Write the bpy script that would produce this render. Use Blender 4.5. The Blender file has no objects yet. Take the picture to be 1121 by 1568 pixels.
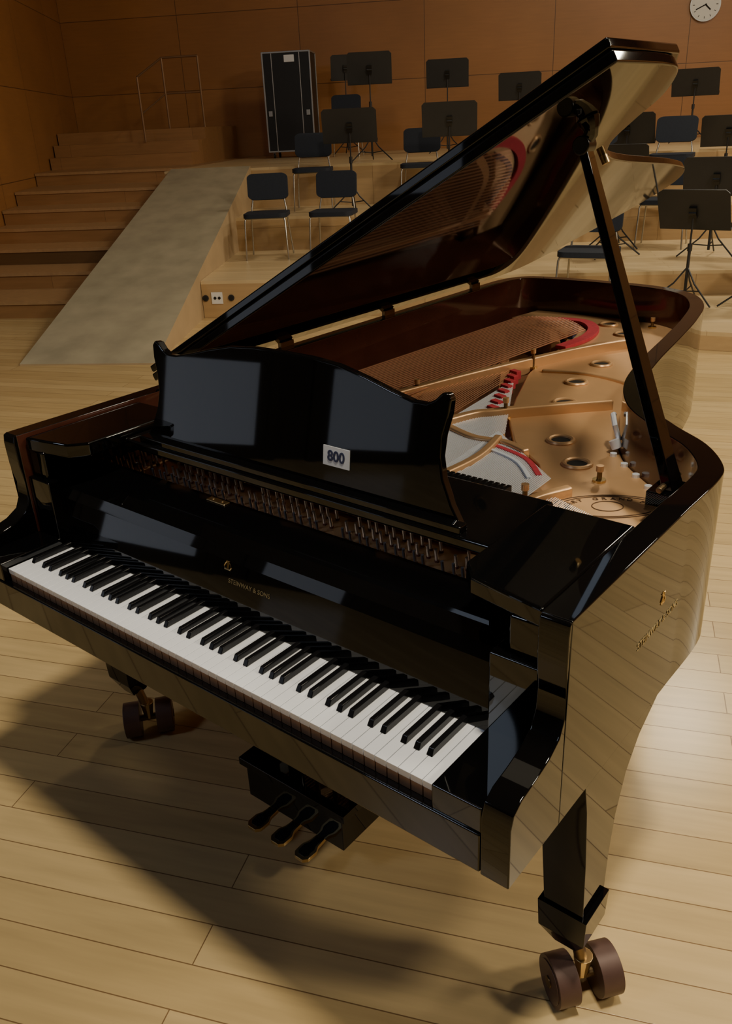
import bpy, math, random
from mathutils import Vector, Matrix
random.seed(4)
SC=bpy.context.scene
# ============================================================ materials
def newmat(name):
    m=bpy.data.materials.new(name);m.use_nodes=True
    return m,m.node_tree,m.node_tree.nodes["Principled BSDF"]
def simple(name,col,rough=.5,metal=0,coat=0,noise=0,nscale=20,spec=.5,bump=0,emit=0):
    m,nt,b=newmat(name)
    b.inputs["Base Color"].default_value=(*col,1);b.inputs["Roughness"].default_value=rough
    b.inputs["Metallic"].default_value=metal;b.inputs["Coat Weight"].default_value=coat
    b.inputs["Specular IOR Level"].default_value=spec
    if emit:
        b.inputs["Emission Color"].default_value=(*col,1);b.inputs["Emission Strength"].default_value=emit
    if noise or bump:
        tc=nt.nodes.new("ShaderNodeTexCoord");n=nt.nodes.new("ShaderNodeTexNoise");n.inputs["Scale"].default_value=nscale
        n.inputs["Detail"].default_value=5
        nt.links.new(tc.outputs["Object"],n.inputs["Vector"])
        if noise:
            mx=nt.nodes.new("ShaderNodeMix");mx.data_type='RGBA'
            mx.inputs[6].default_value=(*[c*(1-noise) for c in col],1);mx.inputs[7].default_value=(*[min(1,c*(1+noise)) for c in col],1)
            nt.links.new(n.outputs["Fac"],mx.inputs[0]);nt.links.new(mx.outputs[2],b.inputs["Base Color"])
        if bump:
            bp=nt.nodes.new("ShaderNodeBump");bp.inputs["Strength"].default_value=bump;bp.inputs["Distance"].default_value=.003
            nt.links.new(n.outputs["Fac"],bp.inputs["Height"]);nt.links.new(bp.outputs[0],b.inputs["Normal"])
    return m
def planks(name,c1,c2,cm,width,length,rot,rough,mortar=.0016,grain=.25,swap=None,bias=0):
    m,nt,b=newmat(name);N=nt.nodes;L=nt.links
    tc=N.new("ShaderNodeTexCoord");mp=N.new("ShaderNodeMapping");mp.inputs["Rotation"].default_value=rot
    L.new(tc.outputs["Object"],mp.inputs[0])
    br=N.new("ShaderNodeTexBrick");br.offset=.37;br.offset_frequency=2
    br.inputs["Scale"].default_value=1;br.inputs["Brick Width"].default_value=length;br.inputs["Row Height"].default_value=width
    br.inputs["Mortar Size"].default_value=mortar;br.inputs["Mortar Smooth"].default_value=.3;br.inputs["Bias"].default_value=bias
    br.inputs["Color1"].default_value=(*c1,1);br.inputs["Color2"].default_value=(*c2,1);br.inputs["Mortar"].default_value=(*cm,1)
    L.new(mp.outputs[0],br.inputs["Vector"])
    m2=N.new("ShaderNodeMapping");m2.inputs["Scale"].default_value=(1.2,14,14);L.new(mp.outputs[0],m2.inputs[0])
    no=N.new("ShaderNodeTexNoise");no.inputs["Scale"].default_value=2.2;no.inputs["Detail"].default_value=6;L.new(m2.outputs[0],no.inputs[0])
    cr=N.new("ShaderNodeMapRange");cr.inputs[3].default_value=1-grain;cr.inputs[4].default_value=1+grain;L.new(no.outputs["Fac"],cr.inputs[0])
    n2=N.new("ShaderNodeTexNoise");n2.inputs["Scale"].default_value=.9;n2.inputs["Detail"].default_value=3;L.new(mp.outputs[0],n2.inputs[0])
    c2r=N.new("ShaderNodeMapRange");c2r.inputs[3].default_value=.82;c2r.inputs[4].default_value=1.18;L.new(n2.outputs["Fac"],c2r.inputs[0])
    mu=N.new("ShaderNodeMath");mu.operation='MULTIPLY';L.new(cr.outputs[0],mu.inputs[0]);L.new(c2r.outputs[0],mu.inputs[1])
    vm=N.new("ShaderNodeVectorMath");vm.operation='SCALE';L.new(br.outputs["Color"],vm.inputs[0]);L.new(mu.outputs[0],vm.inputs["Scale"])
    L.new(vm.outputs[0],b.inputs["Base Color"])
    b.inputs["Roughness"].default_value=rough
    bp=N.new("ShaderNodeBump");bp.inputs["Strength"].default_value=.25;bp.inputs["Distance"].default_value=.002;bp.invert=True
    L.new(br.outputs["Fac"],bp.inputs["Height"]);L.new(bp.outputs[0],b.inputs["Normal"])
    return m
PSI=.5398
BLACK=simple("piano_black_lacquer",(.0022,.0022,.0025),.03,0,0,spec=.5)
BLACKS=simple("black_satin",(.006,.006,.0065),.28)
MAHOG=simple("rim_mahogany",(.065,.02,.012),.12,0,.5,.35,9)
IVORY=simple("key_ivory",(.84,.86,.92),.18,0,.3)
KEYWOOD=simple("key_wood",(.34,.19,.11),.5,0,0,.2,30)
EBONY=simple("key_ebony",(.006,.006,.007),.2)
GOLD=simple("plate_gold",(.66,.40,.20),.36,.45,0,.10,14)
COPPER=simple("string_copper",(.66,.34,.20),.4,.6)
STEEL=simple("string_steel",(.80,.83,.90),.35,.35)
PINS=simple("tuning_pin_steel",(.62,.61,.62),.3,.7)
PLUSH=simple("pin_bushing",(.20,.07,.04),.7)
BRASS=simple("brass",(.70,.52,.26),.28,1)
BRASSD=simple("brass_dark",(.22,.15,.08),.4,.9)
SOUNDB=simple("soundboard",(.26,.12,.055),.35,0,.2,.2,8)
BRIDGE=simple("bridge_maple",(.40,.22,.10),.4,0,0,.2,8)
RED=simple("red_felt",(.50,.035,.055),.9,0,0,.3,60)
DARK=simple("dark_hole",(.01,.008,.006),.8)
ENGR=simple("engraving",(.10,.05,.02),.6)
GILT=simple("gilt_letter",(.34,.26,.12),.45,.5)
WHEEL=simple("caster_bronze",(.10,.055,.045),.45,.2,0,.2,30)
LABEL=simple("label_paper",(.70,.74,.82),.6)
INK=simple("label_ink",(.03,.04,.10),.6)
NAVY=simple("chair_fabric",(.010,.015,.028),.75,0,0,.3,60)
CHROME=simple("chair_tube",(.45,.42,.36),.3,.9)
STANDM=simple("stand_black",(.03,.031,.034),.38,.2,0,.15,10)
ALU=simple("case_aluminium",(.42,.42,.42),.4,.8)
CASEB=simple("case_black",(.008,.008,.009),.45,0,0,.2,30)
PLY=simple("ramp_plywood",(.37,.32,.22),.6,0,0,.35,4)
PLYE=simple("ramp_edge",(.46,.34,.2),.6,0,0,.2,4)
WHITEP=simple("white_plastic",(.75,.75,.72),.5)
RAILM=simple("rail_steel",(.30,.19,.11),.35,.6)
GLOW=simple("desk_reflection_glow",(.55,.66,.9),.2,0,0,emit=.45)  # glowing pane material, added for bluish reflections in the music desk
FLOOR=planks("floor_maple",(.61,.45,.225),(.51,.365,.17),(.20,.12,.055),.105,1.9,(0,0,-.40),.24)
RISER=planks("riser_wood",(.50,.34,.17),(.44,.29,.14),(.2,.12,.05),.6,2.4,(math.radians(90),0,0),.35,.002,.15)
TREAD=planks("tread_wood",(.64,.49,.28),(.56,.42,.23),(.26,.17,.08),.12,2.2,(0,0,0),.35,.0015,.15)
STAIR=planks("stair_wood",(.36,.19,.08),(.32,.165,.066),(.13,.07,.03),.9,3,(0,0,0),.38,.002,.2)
STAIRN=simple("stair_nosing",(.42,.25,.12),.4,0,0,.2,20)
WALLW=planks("wall_panel_wood",(.38,.175,.058),(.34,.152,.049),(.11,.05,.016),1.15,2.1,(math.radians(-90),0,0),.38,.006,.12)
WALLW.node_tree.nodes["Brick Texture"].offset=0
HALLW=planks("hall_dimmed_wood",(.030,.025,.022),(.026,.021,.019),(.01,.008,.006),1.15,2.1,(math.radians(-90),0,0),.6,.006,.12)  # near-black tint puts the unlit hall into the wood colour
CEIL=simple("ceiling_paint",(.09,.075,.06),.8,0,0,.1,2)
# ============================================================ geometry helpers
def link(o,parent=None):
    SC.collection.objects.link(o)
    if parent: o.parent=parent
    return o
def empty(name,loc=(0,0,0),rz=0):
    e=bpy.data.objects.new(name,None);e.location=loc;e.rotation_euler[2]=rz;SC.collection.objects.link(e);return e
class B:
    def __init__(s): s.v=[];s.f=[];s.m=[];s.mats=[]
    def mi(s,mat):
        if mat not in s.mats: s.mats.append(mat)
        return s.mats.index(mat)
    def raw(s,v,f,mat):
        o=len(s.v);s.v+=[tuple(p) for p in v];i=s.mi(mat)
        for q in f: s.f.append([o+k for k in q]);s.m.append(i)
    def box(s,x0,x1,y0,y1,z0,z1,mat,M=None):
        v=[Vector((x,y,z)) for x in(x0,x1) for y in(y0,y1) for z in(z0,z1)]
        if M: v=[M@p for p in v]
        s.raw(v,[(0,1,3,2),(4,6,7,5),(0,4,5,1),(2,3,7,6),(0,2,6,4),(1,5,7,3)],mat)
    def prism(s,pts,ax,a0,a1,mat,fn=None):
        def P(p,a):
            if ax=='z': q=(p[0],p[1],a)
            elif ax=='x': q=(a,p[0],p[1])
            else: q=(p[0],a,p[1])
            return Vector(q) if fn is None else fn(q)
        n=len(pts)
        v=[P(p,a0) for p in pts]+[P(p,a1) for p in pts]
        f=[list(range(n))[::-1],list(range(n,2*n))]+[(i,(i+1)%n,n+(i+1)%n,n+i) for i in range(n)]
        s.raw(v,f,mat)
    def cyl(s,p0,p1,r,mat,seg=16,r1=None):
        p0=Vector(p0);p1=Vector(p1);d=(p1-p0).normalized()
        a=d.orthogonal().normalized();b=d.cross(a);r1=r if r1 is None else r1
        v=[];
        for (p,rr) in((p0,r),(p1,r1)):
            for i in range(seg):
                t=2*math.pi*i/seg;v.append(p+a*math.cos(t)*rr+b*math.sin(t)*rr)
        f=[(i,(i+1)%seg,seg+(i+1)%seg,seg+i) for i in range(seg)]+[list(range(seg))[::-1],list(range(seg,2*seg))]
        s.raw(v,f,mat)
    def tube(s,pts,r,mat,seg=8,closed=False):
        pts=[Vector(p) for p in pts];n=len(pts);v=[];f=[]
        pr=None
        for i,p in enumerate(pts):
            if closed: t=(pts[(i+1)%n]-pts[i-1])
            else: t=pts[min(i+1,n-1)]-pts[max(i-1,0)]
            t.normalize()
            if pr is None: a=t.orthogonal().normalized()
            else: a=(pr-t*pr.dot(t)).normalized()
            pr=a;b=t.cross(a);rr=r[i] if isinstance(r,(list,tuple)) else r
            for k in range(seg):
                th=2*math.pi*k/seg;v.append(p+a*math.cos(th)*rr+b*math.sin(th)*rr)
        for i in range(n if closed else n-1):
            j=(i+1)%n
            for k in range(seg):
                f.append((i*seg+k,i*seg+(k+1)%seg,j*seg+(k+1)%seg,j*seg+k))
        if not closed: f+= [list(range(seg))[::-1],[(n-1)*seg+k for k in range(seg)]]
        s.raw(v,f,mat)
    def obj(s,name,parent=None,bevel=0,seg=2,ang=.6,fix=True):
        me=bpy.data.meshes.new(name);me.from_pydata(s.v,[],s.f)
        for m in s.mats: me.materials.append(m)
        me.polygons.foreach_set("material_index",s.m)
        me.update()
        if fix:
            import bmesh
            bm=bmesh.new();bm.from_mesh(me);bmesh.ops.recalc_face_normals(bm,faces=bm.faces);bm.to_mesh(me);bm.free()
        me.shade_smooth();me.set_sharp_from_angle(angle=ang)
        o=bpy.data.objects.new(name,me);link(o,parent)
        if bevel:
            b=o.modifiers.new("b",'BEVEL');b.width=bevel;b.segments=seg;b.limit_method='ANGLE';b.angle_limit=.7;b.harden_normals=True
        return o
def catmull(P,n=8):
    out=[]
    for i in range(len(P)-1):
        p0=Vector(P[max(i-1,0)]);p1=Vector(P[i]);p2=Vector(P[i+1]);p3=Vector(P[min(i+2,len(P)-1)])
        for k in range(n):
            t=k/n
            out.append(.5*((2*p1)+(p2-p0)*t+(2*p0-5*p1+4*p2-p3)*t*t+(3*p1-p0-3*p2+p3)*t**3))
    out.append(Vector(P[-1]));return out
def offset(pts,d):
    out=[];n=len(pts)
    for i in range(n):
        t=(pts[min(i+1,n-1)]-pts[max(i-1,0)]).normalized()
        out.append(pts[i]+Vector((-t.y,t.x))*d)
    return out
def text(name,body,size,mat,M,parent,ext=.0004):
    c=bpy.data.curves.new(name,'FONT');c.body=body;c.size=size;c.extrude=ext;c.align_x='CENTER';c.align_y='CENTER'
    c.materials.append(mat);o=bpy.data.objects.new(name,c);link(o,parent);o.matrix_world=M
    return o
# ============================================================ GRAND PIANO (x = along keys, y = to tail)
piano=empty("grand_piano")
X=.755;ZR=1.008;YR=.158;ZB=.628
ctrl=[(.735,.86),(.67,.955),(.57,1.04),(.465,1.15),(.385,1.32),(.335,1.55),(.29,1.85),(.245,2.12),(.185,2.36),(.08,2.54),(-.09,2.635),(-.35,2.665),(-.6,2.655),(-.705,2.61),(-.748,2.51)]
curve=catmull([(X,.62),(X,.78)]+ctrl+[(-X,2.38),(-X,2.2)],7)
outer=[Vector((X,YR)),Vector((X,.3)),Vector((X,.45))]+curve+[Vector((-X,y)) for y in (1.8,1.4,1.0,.6,.3,YR)]
inner=offset(outer,.05)
n=len(outer)
b=B();v=[]
for i in range(n):
    o,k=outer[i],inner[i]
    v+=[(o.x,o.y,ZB),(o.x,o.y,ZR),(k.x,k.y,ZR),(k.x,k.y,ZB)]
fo=[];fi=[]
for i in range(n-1):
    a=4*i;c=a+4
    fo+=[(a,c,c+1,a+1),(a+1,c+1,c+2,a+2),(a+3,a,c,c+3)]
    fi+=[(a+2,c+2,c+3,a+3)]
fo+=[(0,1,2,3),(4*n-4,4*n-1,4*n-2,4*n-3)]
b.raw(v,fo,BLACK)
k=b.mi(MAHOG)
for q in fi: b.f.append(list(q));b.m.append(k)
b.obj("rim",piano,.0025,3)
# arms
armp=[(.1585,ZR),(.152,ZR-.004),(.149,.985),(.150,.93),(.156,.88),(.154,.84),(.14,.812),(.11,.795),(.07,.785),(.03,.778),(.008,.765),(0,.742),(0,.628),(.1585,.628)]
b=B()
for s in (1,-1):
    b.prism(armp,'x',s*.706,s*X,BLACK)
b.obj("arms",piano,.0025,2)
b=B()
for s in (1,-1):
    x0,x1=sorted((s*.616,s*.705))
    b.box(x0,x1,.004,.20,.63,.752,BLACK)
    b.box(x0,x1,.165,.26,.63,.90,BLACK)
b.box(-.705,.705,.0,.017,.63,.705,BLACK)          # key slip
b.box(-.705,.705,.017,.62,.628,.70,BLACKS)        # key bed
b.obj("key_bed_and_blocks",piano,.003,2)
# fallboard + stile
b=B()
b.prism([(.172,.70),(.172,.737),(.206,.872),(.216,.886),(.235,.893),(.34,.898),(.34,.70)],'x',-.616,.616,BLACK)
b.prism([(.19,.86),(.20,.885),(.235,.896),(.34,.90),(.34,.86)],'x',-.705,.705,BLACK)
b.obj("fallboard",piano,0,ang=.12)
b=B();b.box(-.215,-.155,.315,.333,.899,.903,BRASS);b.cyl((-.17,.324,.9),(-.17,.324,.9045),.004,BRASSD,10);b.cyl((-.20,.324,.9),(-.20,.324,.9045),.004,BRASSD,10)
b.obj("lock_plate",piano,.003,2)
# white keys
pitch=1.225/52
b=B();bl=B()
for i in range(52):
    x0=-.6125+i*pitch+.0005;x1=x0+pitch-.001
    b.box(x0,x1,.019,.175,.722,.735,IVORY)
    b.box(x0+.0003,x1-.0003,.0205,.175,.70,.722,KEYWOOD)
    L="ABCDEFG"[i%7]
    if L in "ACDFG" and i<51:
        off={'A':.002,'C':-.002,'D':.002,'F':-.003,'G':0}[L]
        c=-.6125+(i+1)*pitch+off
        w=.0062;t=.005
        vv=[(c-w,.068,.735),(c+w,.068,.735),(c+w,.178,.735),(c-w,.178,.735),
            (c-t,.075,.7475),(c+t,.075,.7475),(c+t,.178,.7475),(c-t,.178,.7475)]
        bl.raw(vv,[(0,1,2,3),(4,5,6,7),(0,1,5,4),(1,2,6,5),(2,3,7,6),(3,0,4,7)],EBONY)
b.obj("white_keys",piano,.0009,2);bl.obj("black_keys",piano,.0014,2)
def frameM(loc,xa,ya):
    xa=Vector(xa).normalized();ya=Vector(ya).normalized();za=xa.cross(ya)
    m=Matrix.Identity(4)
    for i in range(3): m[i][0]=xa[i];m[i][1]=ya[i];m[i][2]=za[i];m[i][3]=loc[i]
    return m
up=Vector((0,.034,.135)).normalized();nrm=Vector((1,0,0)).cross(up)
def fb(x,z): return Vector((x,.172+(z-.737)*.034/.135,z))+nrm*.0008
text("fallboard_lettering","STEINWAY & SONS",.014,GILT,frameM(fb(.04,.812),(1,0,0),up),piano)
def lyre_emblem(b,M,s):
    for sg in (1,-1):
        pts=[(sg*.35,-.6),(sg*.55,-.35),(sg*.42,0),(sg*.2,.3),(sg*.3,.62),(sg*.5,.7)]
        b.tube([M@Vector((p[0]*s,p[1]*s,0)) for p in catmull(pts,5)],.08*s,BRASS,6)
    for x in (-.12,0,.12): b.tube([M@Vector((x*s,-.55*s,0)),M@Vector((x*s,.9*s,0))],.04*s,BRASS,5)
    b.tube([M@Vector((-.5*s,-.65*s,0)),M@Vector((.5*s,-.65*s,0))],.08*s,BRASS,6)
    b.tube([M@Vector((-.22*s,.3*s,0)),M@Vector((.22*s,.3*s,0))],.05*s,BRASS,6)
b=B();lyre_emblem(b,frameM(fb(-.025,.845),(1,0,0),up),.018)
lyre_emblem(b,frameM((X+.0006,.53,.865),(0,1,0),(0,0,1)),.016);b.obj("gilt_emblems",piano)
text("case_lettering","STEINWAY & SONS",.022,GILT,frameM((X+.0006,.52,.815),(0,1,0),(0,0,1)),piano)
inn=[(p.x,p.y) for p in inner if p.y>.61]
b=B();b.prism(inn,'z',.655,.80,SOUNDB);b.obj("soundboard",piano)
# ---- iron plate pieces
ZP=.87
inr=[p for p in offset(outer,.051)]
b=B()
b.prism([(-.70,.345),(.70,.345),(.70,.70),(.42,.70),(.05,.66),(-.25,.60),(-.70,.56)],'z',.845,ZP,GOLD)
band=[p for p in inr if p.y>=.62 and (p.x>-.62)]
innedge=[(-.64,2.42),(-.50,2.34),(-.36,2.30),(-.27,2.22),(-.22,2.05),(-.19,1.85),(-.15,1.68),(-.05,1.42),(.03,1.24),(.14,1.08),(.27,.97),(.325,.88),(.37,.70)]
b.prism([(p.x,p.y) for p in band]+innedge,'z',.845,ZP,GOLD)
def strut(pts,w,h,z0=.85):
    c=catmull(pts,6);l=offset(c,w/2);r=offset(c,-w/2)
    b.prism([(p.x,p.y) for p in l]+[(p.x,p.y) for p in r[::-1]],'z',z0,z0+h,GOLD)
strut([(-.50,.50),(-.33,1.25),(-.17,1.78),(-.08,2.02),(.02,2.2)],.026,.055)
strut([(-.20,.50),(-.07,1.09),(.00,1.22),(.10,1.33),(.24,1.47)],.026,.05)
strut([(.10,.50),(.13,.74),(.14,.90),(.11,1.05)],.022,.045)
strut([(-.06,1.06),(.05,1.02),(.14,1.03),(.22,1.0)],.024,.04)
strut([(.37,.50),(.375,.72),(.42,.84)],.024,.045)
strut([(-.62,.50),(-.60,1.2),(-.57,1.9),(-.52,2.4)],.02,.04)
strut([(-.12,1.72),(.02,1.76),(.16,1.73),(.25,1.66)],.02,.03)
b.obj("iron_plate",piano,.006,3)
b=B()
def torus(b,c,R,r,mat,sx=1,rot=0,seg=28):
    pts=[]
    for i in range(seg):
        t=2*math.pi*i/seg;x=R*sx*math.cos(t);y=R*math.sin(t)
        pts.append((c[0]+x*math.cos(rot)-y*math.sin(rot),c[1]+x*math.sin(rot)+y*math.cos(rot),c[2]))
    b.tube(pts,r,mat,8,True)
for (x,y) in [(.01,1.90),(.035,1.66),(.10,1.45),(.24,1.15),(.35,1.02),(-.06,2.12),(-.10,2.34),(-.22,2.47)]:
    torus(b,(x,y,ZP+.001),.032,.007,GOLD)
    b.cyl((x,y,ZP-.002),(x,y,ZP+.0015),.028,DARK,24)
for (x,y,h) in [(-.17,1.75,.065),(.02,1.24,.06),(.36,.74,.05),(-.32,1.28,.055),(.44,.95,.04),(-.05,2.5,.04)]:
    b.cyl((x,y,ZP-.01),(x,y,ZP+h-.014),.006,BRASSD,12);b.cyl((x,y,ZP+h-.014),(x,y,ZP+h),.009,GOLD,12)
    b.cyl((x,y,ZP-.002),(x,y,ZP+.006),.016,BRASS,12)
for i in range(5):
    b.cyl((.60-.05*i,.92+.05*i,ZP),(.60-.05*i,.92+.05*i,ZP+.008),.009,STEEL,8)
LC=(.515,.83);LR=.62
for R in (.060,.053): torus(b,(LC[0],LC[1],ZP+.0005),R,.0013,ENGR,2.0,LR,40)
torus(b,(LC[0],LC[1],ZP+.0005),.026,.0013,ENGR,1.3,LR)
b.obj("plate_fittings",piano)
xa=Vector((math.cos(LR),math.sin(LR),0));ya=Vector((-math.sin(LR),math.cos(LR),0))
for k,ch in enumerate("CONCERT GRAND PIANO"):
    if ch==' ': continue
    t=math.radians(205-k*12.8);p=Vector((*LC,ZP+.001))+xa*math.cos(t)*.088+ya*math.sin(t)*.040
    tg=(xa*math.sin(t)*2.0-ya*math.cos(t));
    text("plate_lettering_%d"%(k+1),ch,.018,ENGR,frameM(p,tg,Vector((0,0,1)).cross(tg)),piano)
# ---- strings
def line(b,p,q,r,mat): b.cyl(p,q,r,mat,5)
b=B()
for i in range(24):
    t=i/23
    line(b,(-.665+.30*t,.56,.893),(-.56+.34*t,2.36+.10*math.sin(t*3.0)-.12*t,.893),.0026,COPPER)
for i in range(40):
    t=i/39
    line(b,(-.33+.28*t,.56,.882),(-.60+.44*t,2.22-.62*t,.882),.0014,COPPER)
for i in range(40):
    t=i/39
    line(b,(-.04+.15*t,.56,.882),(-.13+.23*t,1.55-.45*t,.882),.0013,STEEL)
for i in range(50):
    t=i/49
    line(b,(.12+.24*t,.56,.882),(.08+.27*t,1.10-.22*t,.882),.0016,STEEL)
for i in range(50):
    t=i/49
    line(b,(.385+.26*t,.56,.882),(.38+.25*t,.80-.10*t,.882),.0010,STEEL)
b.obj("strings",piano,fix=False)
b=B()
def band3(pts,w,z0,z1,mat):
    c=catmull(pts,6);l=offset(c,w/2);r=offset(c,-w/2)
    b.prism([(p.x,p.y) for p in l]+[(p.x,p.y) for p in r[::-1]],'z',z0,z1,mat)
band3([(.36,.80),(.15,1.0),(-.03,1.3),(-.25,1.7),(-.5,2.1)],.03,.79,.88,BRIDGE)
band3([(-.56,2.2),(-.35,2.2),(-.24,2.05)],.035,.79,.89,BRIDGE)
b.obj("bridges",piano,.003,1)
b=B()
band3([(-.50,2.40),(-.34,2.45),(-.235,2.36),(-.19,2.2),(-.205,2.02)],.045,ZP,ZP+.014,RED)
band3([(-.47,2.33),(-.34,2.37),(-.28,2.30),(-.245,2.18)],.02,ZP,ZP+.018,INK)
for i in range(9):
    t=i/8;y=1.64-.42*t;x=-.19+.155*t
    band3([(x,y),(x+.035,y-.012)],.022,.86,.889,RED)
band3([(.12,.97),(.23,.93),(.31,.85)],.012,.86,.887,LABEL)
band3([(.13,1.00),(.24,.96),(.32,.88)],.016,.86,.885,RED)
band3([(.42,.66),(.55,.64),(.65,.62)],.03,ZP,.884,RED)
band3([(-.68,.49),(0,.49),(.66,.49)],.022,ZP,.878,RED)
b.obj("felts",piano,.002,1)
# tuning pins
b=B()
for row in range(3):
    for i in range(58):
        x=-.660+i*.0228+row*.0076;y=.375+row*.034+(.004 if i%2 else 0)
        if any(abs(x-c)<.018 for c in (-.50,-.20,.10,.37)): continue
        b.cyl((x,y,ZP),(x,y-.004,ZP+.030),.0034,PINS,7)
        b.cyl((x,y,ZP),(x,y,ZP+.004),.0050,PLUSH,8)
b.obj("tuning_pins",piano,fix=False)
b=B()
for i in range(64):
    x=-.60+i*.0148
    if any(abs(x-c)<.016 for c in (-.47,-.17,.13)): continue
    b.box(x-.005,x+.005,.64,.72,.900,.918,BLACKS);b.box(x-.004,x+.004,.645,.715,.886,.900,LABEL)
b.obj("dampers",piano)
b=B()
for s in (1,-1):
    pts=[(s*.525,.515),(s*.70,.515),(s*.70,.175),(s*.56,.20),(s*.525,.24)]
    b.prism(pts,'z',.965,1.0,BLACK)
    x0,x1=sorted((s*.64,s*.70));b.box(x0,x1,.18,.50,.89,.97,BLACK)
b.box(-.52,.52,.330,.56,.962,.985,BLACK)
b.obj("music_shelf",piano,.006,3)
# music desk
half=[(0,.262),(.08,.261),(.15,.255),(.22,.240),(.28,.224),(.33,.213),(.36,.213),(.378,.222),(.392,.236),(.404,.238),(.412,.228),(.410,.20),(.400,.16),(.397,.12),(.406,.08),(.428,.035),(.452,0)]
prof=half+[(-p[0],p[1]) for p in half[::-1] if p[0]>0]
lean=math.radians(7)
def dk(q):
    x,a,h=q;return Vector((x-.014,.360+math.sin(lean)*h+math.cos(lean)*a,.988+math.cos(lean)*h-math.sin(lean)*a))
b=B();b.prism(prof,'y',0,.02,BLACK,dk);b.obj("music_desk",piano,.004,3,ang=.35)
b=B();b.box(-.465,.450,.338,.364,.983,1.000,BLACK);b.obj("desk_ledge",piano,.004,2)
uv_=Vector((0,math.sin(lean),math.cos(lean)))
lx=.155;Ml=frameM(dk((lx,-.0015,.072)),(1,0,0),uv_)
b=B();b.box(-.034,.034,-.020,.020,-.001,.001,LABEL,Ml);b.obj("desk_label",piano)
t=text("desk_label_text","800",.030,INK,frameM(dk((lx,-.003,.072)),(1,0,0),uv_),piano);t.data.offset=.0008
# lid
TH=.494;cs,sn=math.cos(TH),math.sin(TH)
def ld(q):
    w,y,h=q;w*=.98;return Vector((-X+w*cs-h*sn,y,1.022+w*sn+h*cs))
YL=.625
lo=offset(outer,-.008)
def shy(p):
    k=max(0,min(1,(p.x+X-1.05)/.35))*max(0,min(1,(p.y-.62)/.2));return p.y+.075*k
lp=[(p.x+X,shy(p)) for p in lo if p.y>YL+.02]
lp=[(2*X+.008,YL)]+lp+[(-.008,YL)]
b=B();b.prism(lp,'z',0,.022,BLACK,ld);b.obj("lid",piano,.004,2)
b=B();b.prism([(2*X+.006,YL+.002),(2*X+.006,YL+.30),(2*X-.03,YL+.37),(2*X-.10,YL+.42),(-.004,YL+.42),(-.004,YL+.002)],'z',.025,.044,BLACK,ld);b.obj("lid_front_flap",piano,.004,2)
b=B()
for y in (.70,1.15,1.7,2.3):
    b.box(-X-.002,-X+.012,y-.03,y+.03,ZR-.002,1.024,BRASSD)
c=ld((1.16,1.28,0));b.cyl(c,ld((1.16,1.28,-.02)),.010,BRASS,14)
b.obj("hinges",piano)
# prop
b=B()
p0=Vector((.655,.835,.93));p1=Vector((.400,.85,1.60));d=(p1-p0).normalized();side=Vector((0,1,0));th=d.cross(side).normalized()
v=[]
for p,w,t in ((p0,.030,.012),(p0.lerp(p1,.1),.026,.011),(p1,.015,.009)):
    v+=[p+side*w+th*t,p-side*w+th*t,p-side*w-th*t,p+side*w-th*t]
f=[(3,2,1,0),(8,9,10,11)]
for i in (0,4):
    for k in range(4): f.append((i+k,i+(k+1)%4,i+4+(k+1)%4,i+4+k))
b.raw(v,f,BLACK)
b.cyl(p1-side*.018,p1+side*.018,.018,BLACKS,20)
q=ld((1.345,.845,0));b.tube([p1,p1+Vector((.012,0,.02)),q+Vector((.006,.0,-.012)),q],[.012,.014,.018,.024],BLACK,10)
b.box(.61,.70,.79,.88,.90,.945,BLACK)
b.cyl((.64,.78,.955),(.64,.89,.955),.007,BRASSD,10)
b.obj("lid_prop",piano,.003,2)
b=B();b.tube([(.395,1.16,.90),(.385,1.15,.94),(.37,1.17,.96),(.36,1.2,.95)],.007,STEEL,8);b.cyl((.40,1.14,.885),(.39,1.14,.905),.014,STEEL,12)
b.obj("rim_bracket",piano)
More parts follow.
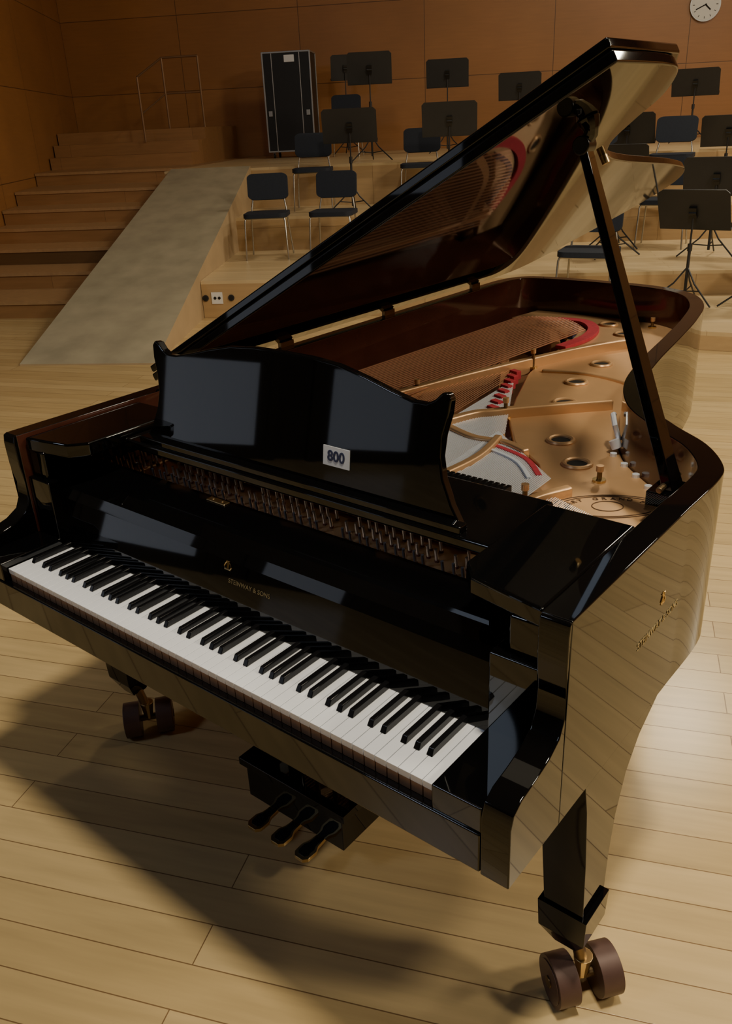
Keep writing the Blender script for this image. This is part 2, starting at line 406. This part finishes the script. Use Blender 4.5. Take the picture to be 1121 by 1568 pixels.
# legs
def leg(cx,cy,name,s=1,tail=False):
    b=B()
    prof=[(cy-.045,.27),(cy+.048,.27),(cy+.053,.36),(cy+.068,.45),(cy+.10,.53),(cy+.15,.585),(cy+.23,.628),(cy-.085,.628),(cy-.07,.56),(cy-.054,.42)]
    if tail: prof=[(cy-.05,.27),(cy+.05,.27),(cy+.08,.60),(cy+.12,.66),(cy-.12,.66),(cy-.08,.60)]
    nn=len(prof);v=[]
    for (y,z) in prof:
        k=(z-.27)/.37
        v.append((cx-s*(.040+.016*k),y,z));v.append((cx+s*.041,y,z))
    f=[[2*i for i in range(nn)],[2*i+1 for i in range(nn)][::-1]]+[(2*i,2*((i+1)%nn),2*((i+1)%nn)+1,2*i+1) for i in range(nn)]
    b.raw(v,f,BLACK)
    def fr(z0,z1,a0,a1):
        v=[(cx+sx*a,cy+sy*a,z) for z,a in((z0,a0),(z1,a1)) for sx,sy in((-1,-1),(1,-1),(1,1),(-1,1))]
        b.raw(v,[(3,2,1,0),(4,5,6,7)]+[(k,(k+1)%4,4+(k+1)%4,4+k) for k in range(4)],BLACK)
    fr(.205,.274,.048,.051);fr(.150,.205,.022,.048)
    dx=.026
    b.cyl((cx+dx,cy+.01,.09),(cx+dx*.5,cy,.16),.013,BRASSD,14)  # darker brass paints in the shade around the caster
    ang=math.radians(52);ax=Vector((math.cos(ang),math.sin(ang),0));c=Vector((cx+dx,cy+.012,.053))
    b.tube([c+Vector((0,0,.055)),c+Vector((0,0,.03)),c],[.020,.016,.012],BRASS,12)
    b.cyl(c-ax*.062,c+ax*.062,.010,BRASSD,12)
    for sg in (1,-1):
        a=c+ax*sg*.024;e=c+ax*sg*.070
        b.cyl(a,e,.053,WHEEL,36);b.cyl(e,e+ax*sg*.002,.044,WHEEL,32);b.cyl(e,e+ax*sg*.005,.012,BRASSD,16)
    b.obj(name,piano,.004,3,ang=.5)
leg(.713,.342,"leg_1",1);leg(-.700,.342,"leg_2",-1);leg(-.2,2.25,"leg_3",1,True)
# pedal lyre
b=B()
b.box(-.16,.16,.285,.45,.085,.19,BLACK)
b.box(-.175,.175,.275,.465,.185,.208,BLACK)
for s in (1,-1):
    b.cyl((s*.10,.40,.205),(s*.12,.42,.63),.02,BLACK,16);b.cyl((s*.03,.40,.205),(s*.03,.42,.63),.006,BRASS,8)
b.box(-.2,.2,.36,.48,.60,.63,BLACK)
b.tube([(.1,.45,.18),(.1,.85,.64)],.01,BLACKS,8);b.tube([(-.1,.45,.18),(-.1,.85,.64)],.01,BLACKS,8)
b.obj("pedal_lyre",piano,.004,2)
b=B()
for x in (-.08,0,.08):
    c=[(x-.012,.30),(x-.015,.265),(x-.023,.25),(x-.022,.222),(x-.012,.211),(x+.012,.211),(x+.022,.222),(x+.023,.25),(x+.015,.265),(x+.012,.30)]
    b.prism(c,'z',.068,.078,BRASS)
    c2=[(x+(p[0]-x)*.7,.25+(p[1]-.25)*.75) for p in c];b.prism(c2,'z',.078,.0795,BLACKS)
b.obj("pedals",piano,.002,2)
b=B()
for x in (-.45,0,.4): b.box(x-.04,x+.04,.62,1.0,.60,.655,BLACKS)
b.obj("under_beams",piano)
# ============================================================ ROOM (stage axes u,v rotated by PSI)
def RO(o): o.rotation_euler[2]=PSI;return o
def wl(v): return -5.4-(v-8.9)*.255 if v>7.3 else -4.99
b=B();b.box(-9,11,-16,15.4,-.1,0,FLOOR);fl=b.obj("floor")
fl.data.transform(Matrix.Rotation(PSI,4,'Z'))
def wallseg(name,p,q,z0,z1,th,mat):
    p=Vector(p);q=Vector(q);d=q-p;L=d.length
    b=B();b.box(0,L,0,th,z0,z1,mat);o=b.obj(name)
    a=math.atan2(d.y,d.x)
    o.location=Matrix.Rotation(PSI,3,'Z')@Vector((p.x,p.y,0));o.rotation_euler[2]=PSI+a;return o
wallseg("wall_back",(wl(14.6),14.6),(10,14.6),0,7.5,.2,WALLW)
wallseg("wall_left",(-5.0,7.3),(wl(14.6),14.6),0,7.5,.2,WALLW)
wallseg("wall_left_front",(-5.0,-15),(-5.0,7.3),0,7.5,.2,HALLW)
wallseg("wall_right",(10,14.6),(10,-15),0,7.5,.2,WALLW)
wallseg("wall_front",(10,-15),(-5,-15),0,7.5,.2,HALLW)
b=B();b.box(-7.2,10.2,-15.2,14.8,7.5,7.6,CEIL);RO(b.obj("ceiling"))
for k,(v0,v1) in enumerate(((-2.4,-1.45),(-1.0,-.05))):  # unseen glazed doors, added so the music desk mirrors bluish panes
    b=B();b.box(-4.99,-4.95,v0,v1,0,2.1,HALLW)
    for z0,z1 in ((.12,.80),(1.1,1.95)): b.box(-4.95,-4.94,v0+.1,v1-.1,z0,z1,GLOW)
    for a0,a1,c0,c1 in ((v0-.08,v1+.08,2.1,2.18),(v0-.08,v0,0,2.1),(v1,v1+.08,0,2.1)):
        b.box(-4.99,-4.92,a0,a1,c0,c1,HALLW)
    b.cyl((-4.9,v0+.06,1.0),(-4.9,v0+.06,1.15),.012,BRASSD,8);b.box(-4.95,-4.9,v0+.05,v0+.07,1.0,1.02,BRASSD)
    RO(b.obj("glow_door_%d"%(k+1)))
def slab(name,pts,z0,z1,edge=.03):
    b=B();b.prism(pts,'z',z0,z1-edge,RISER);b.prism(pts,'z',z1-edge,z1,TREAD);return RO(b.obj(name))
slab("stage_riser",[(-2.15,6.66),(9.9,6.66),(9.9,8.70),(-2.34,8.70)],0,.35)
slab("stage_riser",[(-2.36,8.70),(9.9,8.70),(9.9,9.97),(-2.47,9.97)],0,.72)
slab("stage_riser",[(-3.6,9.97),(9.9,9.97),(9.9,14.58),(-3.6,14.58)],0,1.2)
slab("stage_riser",[(.9,5.63),(2.27,5.21),(6.5,3.9),(9,3.9),(9,6.65),(.9,6.65)],0,.14)
# stairs
def rl(v): return -3.17-.07*(v-4.93) if v<9.95 else -3.61
b=B();vs=[6.78,7.5,8.1,8.65,9.1,9.8,11.0];
for k in range(7):
    v0=vs[k];v1=vs[k+1] if k<6 else 14.58;z=.1715*(k+1)
    b.prism([(wl(v0)+.01,v0),(rl(v0),v0),(rl(v1),v1),(wl(v1)+.01,v1)],'z',0,z-.035,STAIR)
    b.prism([(wl(v0)+.01,v0-.015),(rl(v0),v0-.015),(rl(v1),v1),(wl(v1)+.01,v1)],'z',z-.035,z,STAIRN)
for k,(v0,v1) in enumerate(((12.0,12.4),(12.4,12.8),(12.8,14.57))):
    z=1.2+.17*(k+1)
    b.prism([(wl(v0)+.02,v0),(-3.9,v0),(-3.9,v1),(wl(v1)+.02,v1)],'z',1.2,z,STAIR)
RO(b.obj("stairs"))
# ramp
b=B()
rb=[(-3.15,4.93),(-2.0,4.93),(-2.45,9.96),(-3.5,9.96)]
v=[(u,vv,0) for u,vv in rb]+[(-3.15,4.93,.012),(-2.0,4.93,.012),(-2.45,9.96,1.225),(-3.5,9.96,1.225)]
b.raw(v,[(4,5,6,7)],PLY);b.raw(v,[(3,2,1,0),(0,1,5,4),(1,2,6,5),(2,3,7,6),(3,0,4,7)],PLYE)
RO(b.obj("access_ramp"))
for k,u2 in enumerate((-2.115,-2.0,-1.86)):
    b=B()
    if k==1:
        b.box(-.055,.055,-.008,0,-.055,.055,WHITEP);b.cyl((-.02,-.012,0),(-.02,0,0),.014,DARK,16);b.cyl((.022,-.012,0),(.022,0,0),.014,DARK,16)
    else:
        b.cyl((0,-.01,0),(0,0,0),.03,STANDM,18);b.cyl((0,-.02,0),(0,-.008,0),.018,DARK,18)
    o=b.obj("power_outlet");o.location=Matrix.Rotation(PSI,3,'Z')@Vector((u2,6.658,.19));o.rotation_euler[2]=PSI
def place(o,u,v,z,r=0):
    o.location=Matrix.Rotation(PSI,3,'Z')@Vector((u,v,z));o.rotation_euler[2]=PSI+r;return o
# flight case
b=B();W,D,H=.37,.3,1.50
b.box(-W,W,-D,D,.10,H,CASEB)
for x in (-W,W):
    for y in (-D,D): b.box(x-.012,x+.012,y-.012,y+.012,.09,H+.01,ALU)
for z in (.10,H):
    for y in (-D,D): b.box(-W,W,y-.010,y+.010,z-.012,z+.012,ALU)
    for x in (-W,W): b.box(x-.010,x+.010,-D,D,z-.012,z+.012,ALU)
b.box(-.235,-.22,-D-.008,-D,.10,H,ALU);b.box(.20,.215,-D-.008,-D,.10,H,ALU)
for x in (-.3,.30):
    for z in (.65,): b.box(x-.03,x+.03,-D-.014,-D,z-.04,z+.04,ALU)
b.box(-.03,.13,-D-.008,-D,1.36,1.46,LABEL)
for x in (-W+.07,W-.07):
    for y in (-D+.07,D-.07):
        b.cyl((x-.015,y,.04),(x+.015,y,.04),.04,DARK,16);b.box(x-.02,x+.02,y-.02,y+.02,.05,.10,ALU)
place(b.obj("flight_case",None,.004,1),-2.60,13.4,1.2,.05)
# handrail
b=B()
for x in (0,.58): b.cyl((x,0,0),(x,0,1.0),.016,RAILM,10)
b.tube([(-.20,-.6,.72),(0,0,1.0),(.58,0,1.0)],.016,RAILM,8);b.tube([(-.20,-.6,.22),(0,0,.5),(.58,0,.5)],.012,RAILM,8)
b.cyl((-.20,-.6,-.17),(-.20,-.6,.72),.016,RAILM,10)
place(b.obj("handrail"),-4.52,12.95,1.71)
# clock
b=B();b.cyl((0,0,0),(0,-.05,0),.23,ALU,40);b.cyl((0,-.05,0),(0,-.053,0),.21,WHITEP,40)
b.box(-.008,.008,-.058,-.054,-.02,.15,DARK,Matrix.Rotation(-2.0,4,'Y'));b.box(-.01,.01,-.058,-.054,-.01,.11,DARK,Matrix.Rotation(2.3,4,'Y'))
for i in range(12):
    t=i*math.pi/6;b.box(-.004,.004,-.056,-.053,.16,.19,DARK,Matrix.Rotation(t,4,'Y'))
place(b.obj("wall_clock"),3.84,14.6,3.10)
def music_stand(u,v,z,h,r=0,tilt=20,w=.56):
    b=B()
    b.cyl((0,0,.06),(0,0,h*.62),.013,STANDM,12);b.cyl((0,0,h*.5),(0,0,h-.02),.008,STANDM,10)
    b.cyl((0,0,h*.58),(0,0,h*.66),.02,STANDM,12)
    for k in range(3):
        a=math.radians(90+120*k);c,s=math.cos(a),math.sin(a)
        b.tube([(0,0,.30),(c*.10,s*.10,.17),(c*.30,s*.30,.012)],.008,STANDM,6)
        b.tube([(0,0,.10),(c*.16,s*.16,.12)],.006,STANDM,6)
    T=Matrix.Translation((0,0,h))@Matrix.Rotation(math.radians(tilt),4,'X')
    b.prism([(-w/2,-.16),(w/2,-.16),(w/2,.17),(w/2-.03,.20),(-w/2+.03,.20),(-w/2,.17)],'y',-.004,.004,STANDM,lambda q:T@Vector(q))
    b.box(-w/2,w/2,0,.06,-.17,-.16,STANDM,T);b.box(-w/2,w/2,.055,.06,-.17,-.14,STANDM,T)
    b.box(-.03,.03,-.03,-.004,-.05,.05,BLACKS,T);b.cyl(T@Vector((-.03,-.02,0)),T@Vector((.03,-.02,0)),.02,BLACKS,12)
    place(b.obj("music_stand"),u,v,z,r)
for a in [(-.95,10.5,1.2,1.06,.1,12),(-1.01,9.05,.72,.90,.05,15,.62),(.11,9.2,.72,.92,0,15,.62),(-.06,12.2,1.2,1.03,0,10,.6),(.96,12.3,1.2,.82,-.1,15,.6),
          (2.14,9.75,.72,.73,-.3,25,.62),(3.32,12.1,1.2,.75,-.3,25,.62),(3.28,9.8,.72,.66,-.3,25,.6),(1.88,8.2,.35,.84,-.3,35),(2.66,7.45,.35,.70,-.4,20,.60),(2.24,6.3,.14,.74,-.5,28,.58),
          (-1.75,13.6,1.2,1.25,.3,10,.45),(1.75,7.6,.35,.52,.5,60,.5),(2.75,6.0,.14,.55,-.8,50,.5)]:
    music_stand(*a)
def chair(u,v,z,r=0):
    b=B()
    def rr(w,d,n=6):
        pts=[]
        for cx,cy,a0 in ((w-.08,d-.08,0),(-w+.08,d-.08,90),(-w+.08,-d+.08,180),(w-.08,-d+.08,270)):
            for k in range(n+1):
                t=math.radians(a0+90*k/n);pts.append((cx+.08*math.cos(t),cy+.08*math.sin(t)))
        return pts
    S=rr(.235,.22);b.prism(S,'z',.43,.475,NAVY)
    Bk=[(p[0]*.95,p[1]*.62) for p in S]
    T=Matrix.Translation((0,.22,.72))@Matrix.Rotation(math.radians(-10),4,'X')
    def bend(q):
        x,a,h=q;return T@Vector((x,a-.25*x*x*2+.02,h))
    b.prism(Bk,'y',-.018,.018,NAVY,bend)
    for s in (1,-1):
        b.tube([(s*.20,-.17,.44),(s*.215,-.19,.40),(s*.23,-.22,.0)],.010,CHROME,8)
        b.tube([(s*.23,.25,0),(s*.20,.17,.40),(s*.19,.19,.50),(s*.15,.235,.72)],.010,CHROME,8)
        b.tube([(s*.20,-.17,.425),(s*.20,.17,.425)],.010,CHROME,8)
    b.tube([(-.20,.17,.425),(.20,.17,.425)],.009,CHROME,8);b.tube([(-.2,-.17,.425),(.2,-.17,.425)],.009,CHROME,8)
    place(b.obj("orchestra_chair",None,.008,2),u,v,z,r)
for a in [(-1.82,8.15,.35,.1),(-1.08,8.12,.35,-.05),(-.25,9.6,.72,0),(-1.55,9.5,.72,.1),(-1.6,12.4,1.2,0),(2.6,9.4,.72,-.3),(1.75,9.4,.72,-.2),(2.35,8.2,.35,-.3),(1.42,6.25,.14,-.3),(2.9,6.2,.14,-.4)]:
    chair(*a)
# ============================================================ LIGHTS
def area(name,loc,size,power,col,target=None,shape='DISK'):
    l=bpy.data.lights.new(name,'AREA');l.shape=shape;l.size=size;l.energy=power;l.color=col
    o=bpy.data.objects.new(name,l);link(o);o.location=loc
    t=Vector(target if target else (loc[0],loc[1],0));o.rotation_euler=(t-Vector(loc)).to_track_quat('-Z','Y').to_euler()
WARM=(1,.88,.66)
area("ceiling_lamp_key",(1.35,.2,6.2),.6,250,WARM)
area("interior_fill",(6.2,3.2,5.2),1.0,220,WARM,(0,1.8,.9))  # unseen lamp added to reach the piano interior under the lid
area("ceiling_lamp_stage",(-1.6,9.2,6.2),.9,150,WARM)
area("ceiling_lamp_stage_right",(3,11,6.2),.9,165,WARM)
area("ceiling_lamp_far",(3.6,4.8,6.5),1.0,210,WARM)
area("ceiling_fill",(0,4,7.3),5,40,(1,.85,.62),None,'SQUARE')
area("cool_key_fill",(-2.5,-4.5,5.5),1.2,50,(.68,.80,1),(0,.1,.7))  # unseen cool fill added behind the camera for the keys
w=bpy.data.worlds.new("world");SC.world=w;w.use_nodes=True
w.node_tree.nodes["Background"].inputs[0].default_value=(.9,.7,.5,1);w.node_tree.nodes["Background"].inputs[1].default_value=.05
# ============================================================ CAMERA
yaw,pit,rol,f=.6969,.4325,-.0481,1289.4
F=Vector((-math.sin(yaw)*math.cos(pit),math.cos(yaw)*math.cos(pit),-math.sin(pit)))
r=Vector((math.cos(yaw),math.sin(yaw),0));u=r.cross(F);c,s=math.cos(rol),math.sin(rol)
Rr=r*c+u*s;Uu=-r*s+u*c
cd=bpy.data.cameras.new("camera");co=bpy.data.objects.new("camera",cd);link(co)
m=Matrix.Identity(4)
for i in range(3): m[i][0]=Rr[i];m[i][1]=Uu[i];m[i][2]=-F[i]
m[0][3],m[1][3],m[2][3]=1.183,-.7945,1.6576
co.matrix_world=m
cd.sensor_fit='VERTICAL';cd.sensor_height=36;cd.lens=f/1568*36;cd.clip_start=.05
SC.camera=co
